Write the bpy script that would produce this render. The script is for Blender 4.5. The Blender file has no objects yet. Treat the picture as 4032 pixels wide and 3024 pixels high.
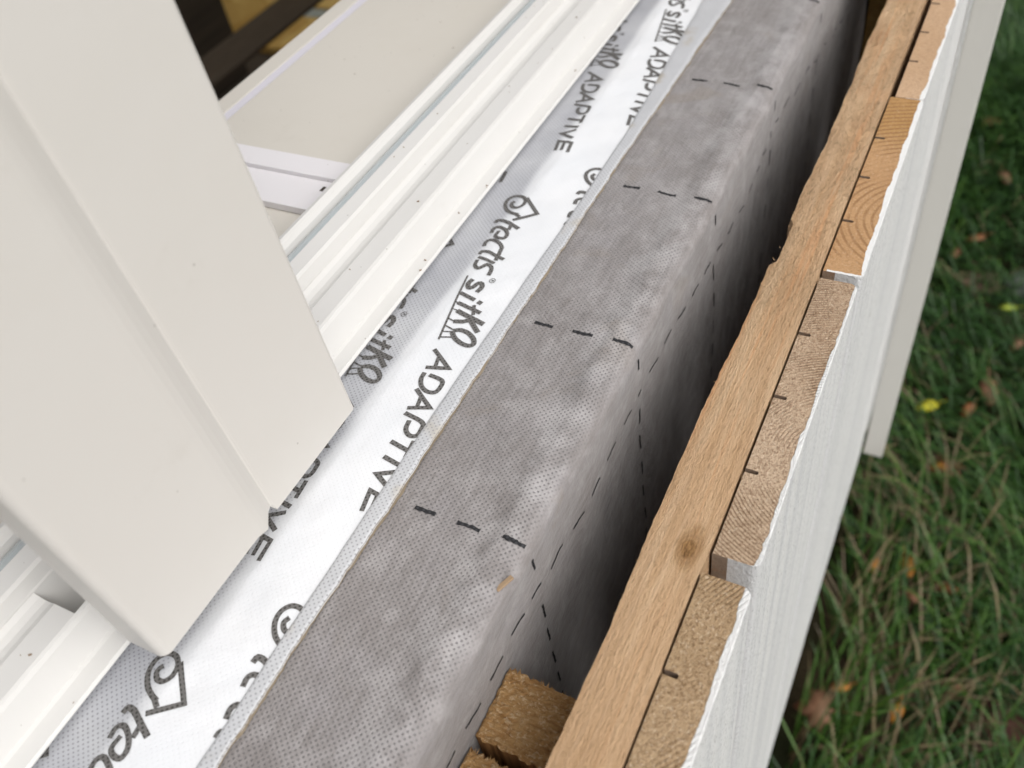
import bpy, bmesh, math, random
import numpy as np
from mathutils import Matrix, Vector
random.seed(7); rng = np.random.default_rng(11)
S = bpy.context.scene
COL = S.collection
H = 1.36            # camera height above the lawn, metres

# ------------------------------------------------------------------ camera
U = Vector((0.44036936, 0.69620438, -0.56689884))
N = Vector((0.88799111, -0.24458414, 0.38942315))
Zc = Vector((-0.13246364, 0.67489115, 0.72593066))
M = Matrix((U, -N, Zc))
cam_d = bpy.data.cameras.new('camera'); cam = bpy.data.objects.new('camera', cam_d); COL.objects.link(cam)
cam.matrix_world = Matrix.Translation((0, 0, H)) @ M.to_4x4()
cam_d.sensor_width = 36; cam_d.lens = 31.573
cam_d.clip_start = 0.01; cam_d.clip_end = 200
cam_d.dof.use_dof = True; cam_d.dof.focus_distance = 0.34; cam_d.dof.aperture_fstop = 11
S.camera = cam

# ------------------------------------------------------------------ world, sun, exposure (bright overcast)
SUN_EL, SUN_AZ = 50, 196      # azimuth measured clockwise from +Y
w = bpy.data.worlds.new('World'); S.world = w; w.use_nodes = True
nt = w.node_tree; bg = nt.nodes['Background']
sky = nt.nodes.new('ShaderNodeTexSky'); sky.sky_type = 'NISHITA'; sky.sun_disc = False
sky.sun_elevation = math.radians(SUN_EL); sky.sun_rotation = math.radians(SUN_AZ)
sky.air_density = 1.0; sky.dust_density = 4.0; sky.ozone_density = 1.0
hs = nt.nodes.new('ShaderNodeHueSaturation'); hs.inputs['Saturation'].default_value = 0.22
nt.links.new(sky.outputs[0], hs.inputs['Color']); nt.links.new(hs.outputs[0], bg.inputs['Color'])
bg.inputs['Strength'].default_value = 0.125
sd = bpy.data.lights.new('sun', 'SUN'); sd.energy = 1.75; sd.angle = math.radians(50); sd.color = (1, 0.97, 0.93)
so = bpy.data.objects.new('sun', sd); COL.objects.link(so)
az, el = math.radians(SUN_AZ), math.radians(SUN_EL)
sdir = Vector((math.sin(az)*math.cos(el), math.cos(az)*math.cos(el), math.sin(el)))
so.rotation_euler = sdir.to_track_quat('Z', 'Y').to_euler()
S.view_settings.view_transform = 'Standard'; S.view_settings.look = 'None'
S.view_settings.exposure = 0.14; S.view_settings.gamma = 1
S.render.engine = 'CYCLES'

# ------------------------------------------------------------------ helpers
def Wp(u, n, z):     # millimetres relative to the camera (along the wall, outward, up) -> world metres
    return (u/1000.0, -n/1000.0, z/1000.0 + H)
def nz(x, seed=0.0):
    return (math.sin(x*1.0+seed)+math.sin(x*2.3+seed*1.7+1.3)*.6+math.sin(x*5.1+seed*2.9+.4)*.35+math.sin(x*11.7+seed*.7)*.2)/2.15
def mesh_obj(name, verts, faces, mats, parent=None, uvs=None, smooth=False, midx=None):
    me = bpy.data.meshes.new(name); me.from_pydata(verts, [], faces)
    for m in (mats if isinstance(mats, (list, tuple)) else [mats]): me.materials.append(m)
    if midx is not None: me.polygons.foreach_set('material_index', midx)
    if uvs is not None:
        ul = me.uv_layers.new(name='UVMap')
        li = np.empty(len(me.loops), dtype=np.int32); me.loops.foreach_get('vertex_index', li)
        ul.data.foreach_set('uv', np.asarray(uvs, dtype=np.float32)[li].ravel())
    if smooth: me.polygons.foreach_set('use_smooth', [True]*len(me.polygons))
    me.update()
    o = bpy.data.objects.new(name, me); COL.objects.link(o)
    if parent: o.parent = parent
    return o
def thing(name, label, cat, group=None, loc=(0, 0, 0)):
    o = bpy.data.objects.new(name, None); COL.objects.link(o); o.location = loc
    o.empty_display_size = 0.02
    return tag(o, label, cat, group)
def tag(o, label=None, cat=None, group=None, kind=None):
    if label: o['label'] = label
    if cat: o['category'] = cat
    if group: o['group'] = group
    if kind: o['kind'] = kind
    return o
def grid_faces(a, b):
    return [(i*b+j, i*b+j+1, (i+1)*b+j+1, (i+1)*b+j) for i in range(a-1) for j in range(b-1)]
def extrude_u(name, prof, us, mats, parent=None, closed=True, smooth_ang=None, fn=None, midx=None, bevel=0):
    """profile [(n,z)] swept along u through the stations us (mm)."""
    V, F, MI = [], [], []
    k = len(prof)
    for i, u in enumerate(us):
        for j, (n, z) in enumerate(prof):
            if fn: n, z = fn(u, j, n, z)
            V.append(Wp(u, n, z))
    m = k if closed else k-1
    for i in range(len(us)-1):
        for j in range(m):
            j2 = (j+1) % k
            F.append((i*k+j, i*k+j2, (i+1)*k+j2, (i+1)*k+j)); MI.append(midx[j] if midx else 0)
    if closed:
        F.append(tuple(range(k))); F.append(tuple((len(us)-1)*k+j for j in reversed(range(k)))); MI += [0, 0]
    o = mesh_obj(name, V, F, mats, parent, midx=MI)
    fix(o)
    if bevel:
        b = o.modifiers.new('bevel', 'BEVEL'); b.width = bevel/1000; b.segments = 2; b.limit_method = 'ANGLE'; b.angle_limit = math.radians(35)
    return o
def fix(o):
    bm = bmesh.new(); bm.from_mesh(o.data); bmesh.ops.recalc_face_normals(bm, faces=bm.faces); bm.to_mesh(o.data); bm.free()
def box(name, u0, u1, n0, n1, z0, z1, mat, parent=None, bevel=0.6):
    V = [Wp(u, n, z) for u in (u0, u1) for n in (n0, n1) for z in (z0, z1)]
    F = [(0, 1, 3, 2), (4, 6, 7, 5), (0, 4, 5, 1), (2, 3, 7, 6), (0, 2, 6, 4), (1, 5, 7, 3)]
    o = mesh_obj(name, V, F, mat, parent); fix(o)
    if bevel:
        b = o.modifiers.new('bevel', 'BEVEL'); b.width = bevel/1000; b.segments = 2
    return o

# ------------------------------------------------------------------ materials
class NB:
    def __init__(s, name, rough=0.5, spec=0.5):
        s.m = bpy.data.materials.new(name); s.m.use_nodes = True; s.t = s.m.node_tree
        s.b = s.t.nodes['Principled BSDF']; s.b.inputs['Roughness'].default_value = rough
        s.b.inputs['Specular IOR Level'].default_value = spec
        s.tc = s.t.nodes.new('ShaderNodeTexCoord')
    def n(s, typ, **kw):
        nd = s.t.nodes.new(typ)
        for k, v in kw.items():
            if k in nd.inputs.keys(): s.set(nd.inputs[k], v)
            else: setattr(nd, k, v)
        return nd
    def set(s, inp, v):
        if isinstance(v, bpy.types.NodeSocket): s.t.links.new(v, inp)
        else:
            if hasattr(inp, 'default_value') and isinstance(v, (tuple, list)) and len(v) == 3 and inp.type == 'RGBA': v = (*v, 1)
            inp.default_value = v
    def map(s, scale=(1, 1, 1), rot=(0, 0, 0), loc=(0, 0, 0), src='Object'):
        mp = s.n('ShaderNodeMapping'); s.set(mp.inputs['Vector'], s.tc.outputs[src])
        mp.inputs['Scale'].default_value = scale; mp.inputs['Rotation'].default_value = rot; mp.inputs['Location'].default_value = loc
        return mp.outputs[0]
    def noise(s, vec, scale, detail=4, rough=.6, dist=0):
        nd = s.n('ShaderNodeTexNoise', Scale=scale, Detail=detail, Roughness=rough, Distortion=dist); s.set(nd.inputs['Vector'], vec)
        return nd.outputs['Fac']
    def ramp(s, fac, stops):
        r = s.n('ShaderNodeValToRGB'); s.set(r.inputs[0], fac)
        e = r.color_ramp.elements
        while len(e) < len(stops): e.new(0.5)
        for i, (p, c) in enumerate(stops):
            e[i].position = p; e[i].color = (*c, 1) if isinstance(c, (tuple, list)) else (c, c, c, 1)
        return r.outputs[0]
    def mix(s, fac, a, b, mode='MIX'):
        mx = s.n('ShaderNodeMix', data_type='RGBA', blend_type=mode)
        s.set(mx.inputs[0], fac); s.set(mx.inputs[6], a); s.set(mx.inputs[7], b)
        return mx.outputs[2]
    def math(s, op, a, b=0.0, c=None, clamp=False):
        m = s.n('ShaderNodeMath', operation=op, use_clamp=clamp); s.set(m.inputs[0], a); s.set(m.inputs[1], b)
        if c is not None: s.set(m.inputs[2], c)
        return m.outputs[0]
    def smooth(s, v, lo, hi):
        m = s.n('ShaderNodeMapRange', interpolation_type='SMOOTHSTEP'); s.set(m.inputs[0], v)
        m.inputs[1].default_value = lo; m.inputs[2].default_value = hi
        return m.outputs[0]
    def sep(s, vec):
        x = s.n('ShaderNodeSeparateXYZ'); s.set(x.inputs[0], vec); return x.outputs
    def bump(s, h, strength=.3, dist=.001, prev=None):
        b = s.n('ShaderNodeBump', Strength=strength, Distance=dist); s.set(b.inputs['Height'], h)
        if prev: s.set(b.inputs['Normal'], prev)
        return b.outputs[0]
    def out(s, color=None, normal=None, rough=None):
        if color is not None: s.set(s.b.inputs['Base Color'], color)
        if normal is not None: s.set(s.b.inputs['Normal'], normal)
        if rough is not None: s.set(s.b.inputs['Roughness'], rough)
        return s.m

def specks(b, vec, scale, size, density):
    """tiny sparse dirt specks: returns a 0..1 mask"""
    vd = b.n('ShaderNodeTexVoronoi', Scale=scale, Randomness=1.0); b.set(vd.inputs['Vector'], vec)
    near = b.math('LESS_THAN', vd.outputs['Distance'], size)
    pick = b.math('LESS_THAN', b.sep(vd.outputs['Color'])[0], density)
    return b.math('MULTIPLY', near, pick)

def mat_pvc(name, col, rough=.32, dirt=True, cool=False):
    b = NB(name, rough, .45)
    v = b.map()
    n1 = b.noise(v, 9, 5, .65); n2 = b.noise(v, 60, 4, .6)
    c = b.mix(b.math('MULTIPLY', b.smooth(n1, .4, .75), .16), col, (col[0]*.82, col[1]*.80, col[2]*.74))
    c = b.mix(b.math('MULTIPLY', b.smooth(n2, .62, .8), .10), c, (.42, .38, .32))
    if dirt:
        c = b.mix(b.math('MULTIPLY', specks(b, v, 150, .10, dirt*.035), .65), c, (.20, .14, .09))
        c = b.mix(b.math('MULTIPLY', specks(b, v, 420, .17, dirt*.02), .5), c, (.22, .2, .17))
    nrm = b.bump(b.noise(v, 900, 2, .5), .06, .0004)
    nrm = b.bump(n1, .12, .002, nrm)
    return b.out(c, nrm, b.ramp(n1, [(.3, rough), (.7, rough+.14)]))

M_pvc = mat_pvc('white_pvc', (.655, .648, .632), dirt=.5)
M_pvc_up = mat_pvc('white_pvc_cream', (.665, .645, .61), .42, dirt=.3)
M_sill = mat_pvc('cream_sill', (.62, .59, .535), .45)
M_lav = mat_pvc('cool_white_insert', (.66, .64, .70), .4)
b = NB('grey_gasket', .38); v = b.map()
M_gasket = b.out(b.mix(b.noise(b.map((2, 1200, 40)), 1, 2), (.30, .335, .35), (.47, .50, .51)))

DOTP = 2.26   # emboss pitch in mm
def dot_mask(b, uv, lo=.30, hi=.85, rot=.12):
    mp = b.n('ShaderNodeMapping'); b.set(mp.inputs['Vector'], uv)
    k = 2*math.pi/DOTP
    mp.inputs['Rotation'].default_value = (0, 0, rot); mp.inputs['Scale'].default_value = (k, k, k)
    # slight fabric distortion
    x, y, _ = b.sep(mp.outputs[0])
    wob = b.noise(uv, .03, 2, .5)
    x = b.math('ADD', x, b.math('MULTIPLY', wob, 12)); y = b.math('ADD', y, b.math('MULTIPLY', wob, -9))
    f = b.math('MULTIPLY', b.math('COSINE', x), b.math('COSINE', y))
    return b.smooth(f, lo, hi), f

def mat_grey_membrane():
    b = NB('grey_nonwoven', .78, .25); uv = b.tc.outputs['UV']
    m, f = dot_mask(b, uv, .25, .9)
    yy = b.sep(uv)[1]
    m = b.math('MULTIPLY', m, b.math('SUBTRACT', 1.0, b.math('MULTIPLY', b.smooth(yy, 84, 93), .85)))
    lightd = b.smooth(b.math('MULTIPLY', f, -1.0), .3, .9)
    big = b.noise(uv, .03, 5, .62); mid = b.noise(uv, .075, 4, .65); fine = b.noise(uv, 1.3, 3, .7)
    base = b.ramp(big, [(.3, (.205, .18, .165)), (.5, (.265, .245, .235)), (.72, (.35, .33, .34))])
    # fibre direction mottling
    mp = b.n('ShaderNodeMapping'); b.set(mp.inputs['Vector'], uv); mp.inputs['Scale'].default_value = (.05, .5, 1); mp.inputs['Rotation'].default_value = (0, 0, .5)
    fib = b.noise(mp.outputs[0], 1.0, 5, .7)
    base = b.mix(.55, base, b.ramp(fib, [(.3, (.17, .155, .15)), (.7, (.37, .35, .355))]))
    base = b.mix(b.math('MULTIPLY', b.smooth(mid, .46, .70), .42), base, (.46, .44, .44))
    # pale dusty wear on the fold
    wear = b.math('MULTIPLY', b.smooth(yy, 62, 80), b.math('SUBTRACT', 1.0, b.smooth(yy, 84, 91)))
    base = b.mix(b.math('MULTIPLY', wear, b.math('MULTIPLY', b.smooth(b.noise(uv, .06, 3, .6), .35, .65), .5)), base, (.53, .51, .515))
    # brownish dirt stains
    st = b.noise(uv, .03, 3, .5, .6)
    base = b.mix(b.math('MULTIPLY', b.smooth(st, .6, .76), .35), base, (.24, .19, .13))
    base = b.mix(b.math('MULTIPLY', fine, .25), base, (.22, .21, .21))
    c = b.mix(b.math('MULTIPLY', m, .58), base, (.11, .105, .11))
    h = b.math('SUBTRACT', b.math('MULTIPLY', fine, .35), m)
    nrm = b.bump(h, .8, .0004)
    nrm = b.bump(b.noise(uv, .055, 4, .6), .5, .004, nrm)
    b.set(b.b.inputs['Sheen Weight'], .25)
    return b.out(c, nrm)
M_grey = mat_grey_membrane()

def crease_n(u):
    return float(np.interp(u, [-400, 350, 453, 520, 700], [-188.5, -188.8, -191.3, -194.5, -199]))+.6*nz(u*.03, 12)
def strip_left(u):
    return float(np.interp(u, [-400, 0, 50, 110, 200, 300, 380, 430, 530, 900], [-157, -158, -158.2, -159.3, -159.6, -159.2, -159.6, -162.5, -168, -178]))+.3*nz(u*.04, 21)
def mat_white_membrane(name, strip=False):
    b = NB(name, .6, .3); uv = b.tc.outputs['UV']
    m, f = dot_mask(b, uv, .35, .9, .05)
    big = b.noise(uv, .03, 4, .55)
    white = b.ramp(big, [(.3, (.77, .79, .82)), (.7, (.81, .82, .84))])
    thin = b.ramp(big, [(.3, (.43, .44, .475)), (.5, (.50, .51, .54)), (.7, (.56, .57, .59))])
    if strip:
        c = b.mix(b.smooth(b.noise(uv, .045, 3, .5), .56, .72), (.53, .54, .56), (.46, .425, .37))
        c = b.mix(b.math('MULTIPLY', m, .7), c, (.24, .24, .26))
    else:
        # colour attribute: 1 by the frame, painting fold shade together with the dark layer showing through
        at = b.n('ShaderNodeAttribute', attribute_name='contact_shade'); a = at.outputs['Fac']
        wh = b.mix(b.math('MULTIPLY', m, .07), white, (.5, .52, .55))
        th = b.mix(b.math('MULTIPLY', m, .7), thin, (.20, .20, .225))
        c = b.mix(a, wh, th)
    nrm = b.bump(b.math('SUBTRACT', b.math('MULTIPLY', b.noise(uv, 1.1, 3, .6), .2), m), .3, .0002)
    nrm = b.bump(b.noise(uv, .05, 3, .5), .3, .003, nrm)
    return b.out(c, nrm)
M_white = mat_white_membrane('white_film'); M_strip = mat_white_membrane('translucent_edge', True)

def mat_ink(name, base, dots, rot):
    b = NB(name, .7, .3); uv = b.tc.outputs['UV']
    m, f = dot_mask(b, uv, .15, .6, rot)
    c = b.mix(m, base, dots)
    c = b.mix(b.math('MULTIPLY', b.noise(uv, 2.5, 3, .7), .3), c, (base[0]*1.3, base[1]*1.3, base[2]*1.3))
    return b.out(c)
M_ink = mat_ink('printed_ink', (.15, .145, .14), (.025, .022, .02), .05)
M_dash = mat_ink('printed_black', (.02, .02, .022), (.055, .055, .06), .12)
b = NB('amber_adhesive', .35); uv = b.tc.outputs['UV']
M_glue = b.out(b.mix(b.noise(uv, .5, 3, .6), (.28, .23, .17), (.18, .14, .09)))

def mat_wood_long(name, c1, c2, c3, seed=0, knot=None, rough_patch=None):
    """sawn face with the grain running along u"""
    b = NB(name, .75, .2)
    v = b.map(loc=(seed, seed*.7, 0))
    vs = b.map((1.0, 14, 14), rot=(0, 0, .03), loc=(seed, 0, 0))
    g = b.noise(vs, 14, 6, .65, .6)
    if knot:
        ob = b.tc.outputs['Object']
        d = b.n('ShaderNodeVectorMath', operation='SUBTRACT'); b.set(d.inputs[0], ob); d.inputs[1].default_value = knot
        sc = b.n('ShaderNodeVectorMath', operation='MULTIPLY'); b.set(sc.inputs[0], d.outputs[0]); sc.inputs[1].default_value = (.95, 1.9, 0)
        ln = b.n('ShaderNodeVectorMath', operation='LENGTH'); b.set(ln.inputs[0], sc.outputs[0])
        r = b.math('ADD', ln.outputs['Value'], b.math('ADD', b.math('MULTIPLY', b.noise(v, 260, 4, .7), .005), b.math('MULTIPLY', b.noise(v, 70, 2, .5), .009)))
        kn = b.math('SUBTRACT', 1.0, b.smooth(r, .0088, .0115))
        kring = b.math('SUBTRACT', 1.0, b.smooth(r, .0115, .0175))
        rings = b.math('SINE', b.math('MULTIPLY', r, 3300))
    col = b.ramp(g, [(.28, c2), (.5, c1), (.72, c3)])
    # grey-blue weathered streaks and short raised fibres
    fib = b.noise(b.map((260, 1300, 1300), rot=(0, 0, .28)), 1.0, 4, .8)
    col = b.mix(b.math('MULTIPLY', b.smooth(fib, .55, .64), .55), col, (c2[0]*.62, c2[1]*.58, c2[2]*.55))
    lng = b.noise(b.map((5, 190, 190), rot=(0, 0, .015), loc=(seed, 2, 0)), 1.0, 5, .7, .3)
    col = b.mix(b.math('MULTIPLY', b.smooth(lng, .52, .66), .5), col, (c1[0]*1.08, c1[1]*.80, c1[2]*.62))
    col = b.mix(b.math('MULTIPLY', b.smooth(lng, .46, .34), .35), col, (c3[0]*1.05, c3[1]*1.05, c3[2]*1.1))
    grey = b.noise(b.map((6, 60, 60), loc=(3+seed, 1, 0)), 1.2, 4, .6)
    col = b.mix(b.math('MULTIPLY', b.smooth(grey, .6, .78), .22), col, (.30, .25, .19))
    h = b.math('ADD', b.math('MULTIPLY', g, .5), b.math('MULTIPLY', fib, .9))
    if rough_patch:
        x = b.sep(b.tc.outputs['Object'])[0]
        mk = b.math('MULTIPLY', b.smooth(x, rough_patch[0], rough_patch[0]+.05), b.math('SUBTRACT', 1.0, b.smooth(x, rough_patch[1], rough_patch[1]+.06)))
        fl = b.noise(b.map((200, 380, 300), rot=(0, 0, 1.0)), 1.0, 5, .8)
        mk = b.math('MULTIPLY', mk, b.smooth(b.noise(v, 40, 3), .35, .55))
        h = b.math('ADD', h, b.math('MULTIPLY', b.math('MULTIPLY', fl, mk), 1.5))
        col = b.mix(b.math('MULTIPLY', b.math('MULTIPLY', b.smooth(fl, .54, .62), mk), .45), col, (.34, .22, .12))
        col = b.mix(b.math('MULTIPLY', b.smooth(b.noise(v, 22, 2), .58, .66), .30), col, (.70, .40, .22))
    if knot:
        kc = b.mix(b.math('MULTIPLY', b.math('ADD', rings, 1.0), .3), (.40, .22, .08), (.22, .10, .035))
        col = b.mix(b.math('MULTIPLY', kring, .6), col, kc)
        col = b.mix(b.math('MULTIPLY', kn, .85), col, b.mix(b.smooth(b.noise(b.map((300, 900, 300)), 1.0, 3), .4, .6), (.20, .10, .035), (.42, .23, .09)))
    nrm = b.bump(h, 1.0, .0018)
    return b.out(col, nrm)
M_batten = mat_wood_long('sawn_batten', (.69, .455, .265), (.58, .365, .20), (.78, .56, .35), 0,
                         knot=(.1535, .0495, H-.257), rough_patch=(.24, .52))
M_batten2 = mat_wood_long('sawn_post_yellow', (.50, .31, .10), (.36, .20, .06), (.60, .39, .15), 5)
M_dark_timber = mat_wood_long('dark_timber', (.085, .065, .045), (.06, .045, .03), (.11, .085, .06), 9)

def mat_endgrain(name, c1, c2, rc, ring=2400, fibre=1.0, seed=0., paint_edge=-28.6, ringamt=.35, polish=False, zone=None, rim_u=None):
    """end grain on the cut top with growth rings; the same material turns to white paint past a ragged line"""
    b = NB(name, .85, .15)
    ob = b.tc.outputs['Object']
    d = b.n('ShaderNodeVectorMath', operation='SUBTRACT'); b.set(d.inputs[0], ob); d.inputs[1].default_value = rc
    sc = b.n('ShaderNodeVectorMath', operation='MULTIPLY'); b.set(sc.inputs[0], d.outputs[0]); sc.inputs[1].default_value = (1, 1, 0)
    ln = b.n('ShaderNodeVectorMath', operation='LENGTH'); b.set(ln.inputs[0], sc.outputs[0])
    v = b.map(loc=(seed, seed, 0))
    r = b.math('ADD', ln.outputs['Value'], b.math('MULTIPLY', b.noise(v, 35, 3, .6), .0022))
    rg = b.smooth(b.math('SINE', b.math('MULTIPLY', r, ring)), -.2, 1.0)
    amt = b.math('MULTIPLY', b.smooth(b.noise(v, 24, 3), .42, .60), ringamt)
    col = b.ramp(b.noise(v, 14, 4, .6), [(.3, c1), (.7, c2)])
    if zone is not None:   # weathered yellower stretch near one cut edge
        xx = b.math('ADD', b.sep(ob)[0], b.math('MULTIPLY', b.noise(v, 90, 3), .012))
        col = b.mix(b.math('MULTIPLY', b.smooth(xx, zone[0], zone[1]), .6), col, zone[2])
    col = b.mix(b.math('MULTIPLY', rg, amt), col, (c1[0]*.5, c1[1]*.42, c1[2]*.36))
    fz = b.noise(v, 900, 4, .75); fz2 = b.noise(v, 860, 3, .8)
    k = .25 if polish else .6
    col = b.mix(b.math('MULTIPLY', b.smooth(fz2, .48, .62), k*1.05), col, (c1[0]*.42, c1[1]*.34, c1[2]*.28))
    col = b.mix(b.math('MULTIPLY', b.smooth(fz, .54, .68), k*.9), col, (.80, .66, .50))
    # ragged paint line
    pores = b.noise(v, 1350, 2, .6)
    col = b.mix(b.math('MULTIPLY', b.smooth(pores, .54, .68), k*.8), col, (c1[0]*.34, c1[1]*.27, c1[2]*.22))
    n_mm = b.math('MULTIPLY', b.sep(ob)[1], -1000)
    rag = b.math('ADD', b.math('MULTIPLY', b.noise(v, 48, 2, .5), 5.0), b.math('MULTIPLY', b.noise(v, 260, 3, .6), 1.5))
    pm = b.smooth(b.math('ADD', n_mm, b.math('SUBTRACT', rag, 3.45)), paint_edge, paint_edge+.25)
    if rim_u is not None:
        um = b.math('SUBTRACT', 1.0, b.smooth(b.math('ADD', b.sep(ob)[0], b.math('MULTIPLY', b.noise(v, 300, 2), .0012)), rim_u/1000+.0016, rim_u/1000+.0019))
        pm = b.math('MAXIMUM', pm, b.math('MULTIPLY', um, b.math('GREATER_THAN', n_mm, -41.0)))
    paint = b.mix(b.math('MULTIPLY', b.smooth(fz, .55, .7), .25), (.78, .78, .77), (.62, .60, .56))
    col = b.mix(pm, col, paint)
    h = b.math('ADD', b.math('MULTIPLY', fz2, 1.6), b.math('ADD', b.math('MULTIPLY', b.math('MULTIPLY', rg, amt), -.9), b.math('MULTIPLY', pm, .35)))
    nrm = b.bump(h, .25 if polish else .8, .0008)
    return b.out(col, nrm)
def mat_paint():
    b = NB('white_painted_wood', .38, .5)
    v = b.map()
    gr = b.noise(b.map((900, 900, 14)), 1.0, 5, .7)
    sp = b.noise(v, 700, 3, .8)
    sheen_band = b.noise(b.map((90, 5, .7)), 1.0, 4, .7)  # tone streaks in the paint colour stand in for sheen along the boards
    c = b.mix(b.math('MULTIPLY', b.smooth(gr, .5, .8), .10), b.ramp(sheen_band, [(.38, (.76, .76, .765)), (.5, (.86, .86, .855)), (.62, (.90, .895, .885))]), (.72, .72, .71))
    c = b.mix(b.math('MULTIPLY', specks(b, v, 60, .12, .05), .6), c, (.18, .14, .1))
    nrm = b.bump(b.math('ADD', b.math('MULTIPLY', gr, .22), b.math('MULTIPLY', sp, 1.8)), .8, .0010)
    nrm = b.bump(sheen_band, .3, .004, nrm)
    return b.out(c, nrm, b.ramp(sp, [(.35, .2), (.65, .5)]))
M_paint = mat_paint()
b = NB('white_trim_paint', .5); v = b.map()
M_trim = b.out(b.mix(b.math('MULTIPLY', b.noise(b.map((40, 300, 6)), 1, 4), .25), (.70, .685, .64), (.60, .58, .53)), b.bump(b.noise(v, 300, 3), .15, .0004))

def mat_roughsaw():
    b = NB('rough_cut_end', .85, .15)
    v = b.map(rot=(0, 0, .35))
    g = b.noise(b.map((700, 120, 100), rot=(0, 0, -.12)), 1.0, 4, .7)
    fl = b.noise(b.map((900, 450, 500), rot=(0, 0, -.12)), 1.0, 4, .85)
    col = b.ramp(g, [(.3, (.42, .21, .075)), (.5, (.60, .35, .145)), (.7, (.72, .47, .23))])
    col = b.mix(b.math('MULTIPLY', b.smooth(fl, .53, .60), .85), col, (.86, .66, .42))
    col = b.mix(b.math('MULTIPLY', b.smooth(fl, .44, .36), .0), col, (.2, .09, .03))
    return b.out(col, b.bump(b.math('ADD', g, fl), 1.0, .0028))
M_rough = mat_roughsaw()
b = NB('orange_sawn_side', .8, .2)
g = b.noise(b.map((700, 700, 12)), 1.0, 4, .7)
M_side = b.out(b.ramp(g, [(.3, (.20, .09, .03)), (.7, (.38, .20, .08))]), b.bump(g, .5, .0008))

def mat_osb():
    b = NB('osb', .6, .3)
    vo = b.n('ShaderNodeTexVoronoi', Scale=1.0); b.set(vo.inputs['Vector'], b.map((22, 22, 10), rot=(.2, .3, .6)))
    vo2 = b.n('ShaderNodeTexVoronoi', Scale=1.0); b.set(vo2.inputs['Vector'], b.map((9, 30, 28), rot=(.5, .1, 1.4)))
    c = b.ramp(b.sep(vo.outputs['Color'])[0], [(.1, (.42, .26, .06)), (.5, (.52, .35, .10)), (.9, (.62, .45, .15))])
    c = b.mix(.4, c, b.ramp(b.sep(vo2.outputs['Color'])[1], [(.2, (.30, .16, .04)), (.8, (.58, .40, .15))]))
    return b.out(c)
M_osb = mat_osb()
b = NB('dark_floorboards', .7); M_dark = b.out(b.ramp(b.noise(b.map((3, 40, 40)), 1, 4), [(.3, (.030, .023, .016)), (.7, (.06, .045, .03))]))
b = NB('dusty_grey_plastic', .5); M_greyobj = b.out(b.mix(b.noise(b.map(), 40, 3), (.26, .30, .28), (.36, .40, .37)))
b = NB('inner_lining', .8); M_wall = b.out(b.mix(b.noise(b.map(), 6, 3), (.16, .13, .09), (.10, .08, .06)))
b = NB('brick_plinth', .9); M_plinth = b.out(b.mix(b.noise(b.map(), 20, 4), (.20, .13, .10), (.12, .09, .075)), b.bump(b.noise(b.map(), 150, 4), .6, .002))

# ------------------------------------------------------------------ lawn
def mat_soil():
    b = NB('lawn_soil', .95, .1)
    v = b.map()
    a = b.noise(v, 2.2, 5, .6); f = b.noise(v, 60, 5, .75)
    c = b.ramp(a, [(.38, (.010, .018, .005)), (.5, (.014, .020, .007)), (.62, (.07, .052, .03))])
    c = b.mix(b.math('MULTIPLY', f, .5), c, (.035, .028, .018))
    return b.out(c, b.bump(f, .8, .02))
n_g = 60
me_v, me_f = [], []
xs = np.concatenate([[-30, -10, -3], np.linspace(-1, 5, n_g), [8, 15, 30]]); ys = np.concatenate([[-30, -10, -4], np.linspace(-2.2, .6, n_g), [3, 10, 30]])
for x in xs:
    for y in ys: me_v.append((x, y, .006*nz(x*4, 1)+.006*nz(y*5, 2)))
ground = mesh_obj('ground', me_v, grid_faces(len(xs), len(ys)), mat_soil(), smooth=True)
tag(ground, 'dark lawn soil with thatch below the wall', None, kind='structure')

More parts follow.
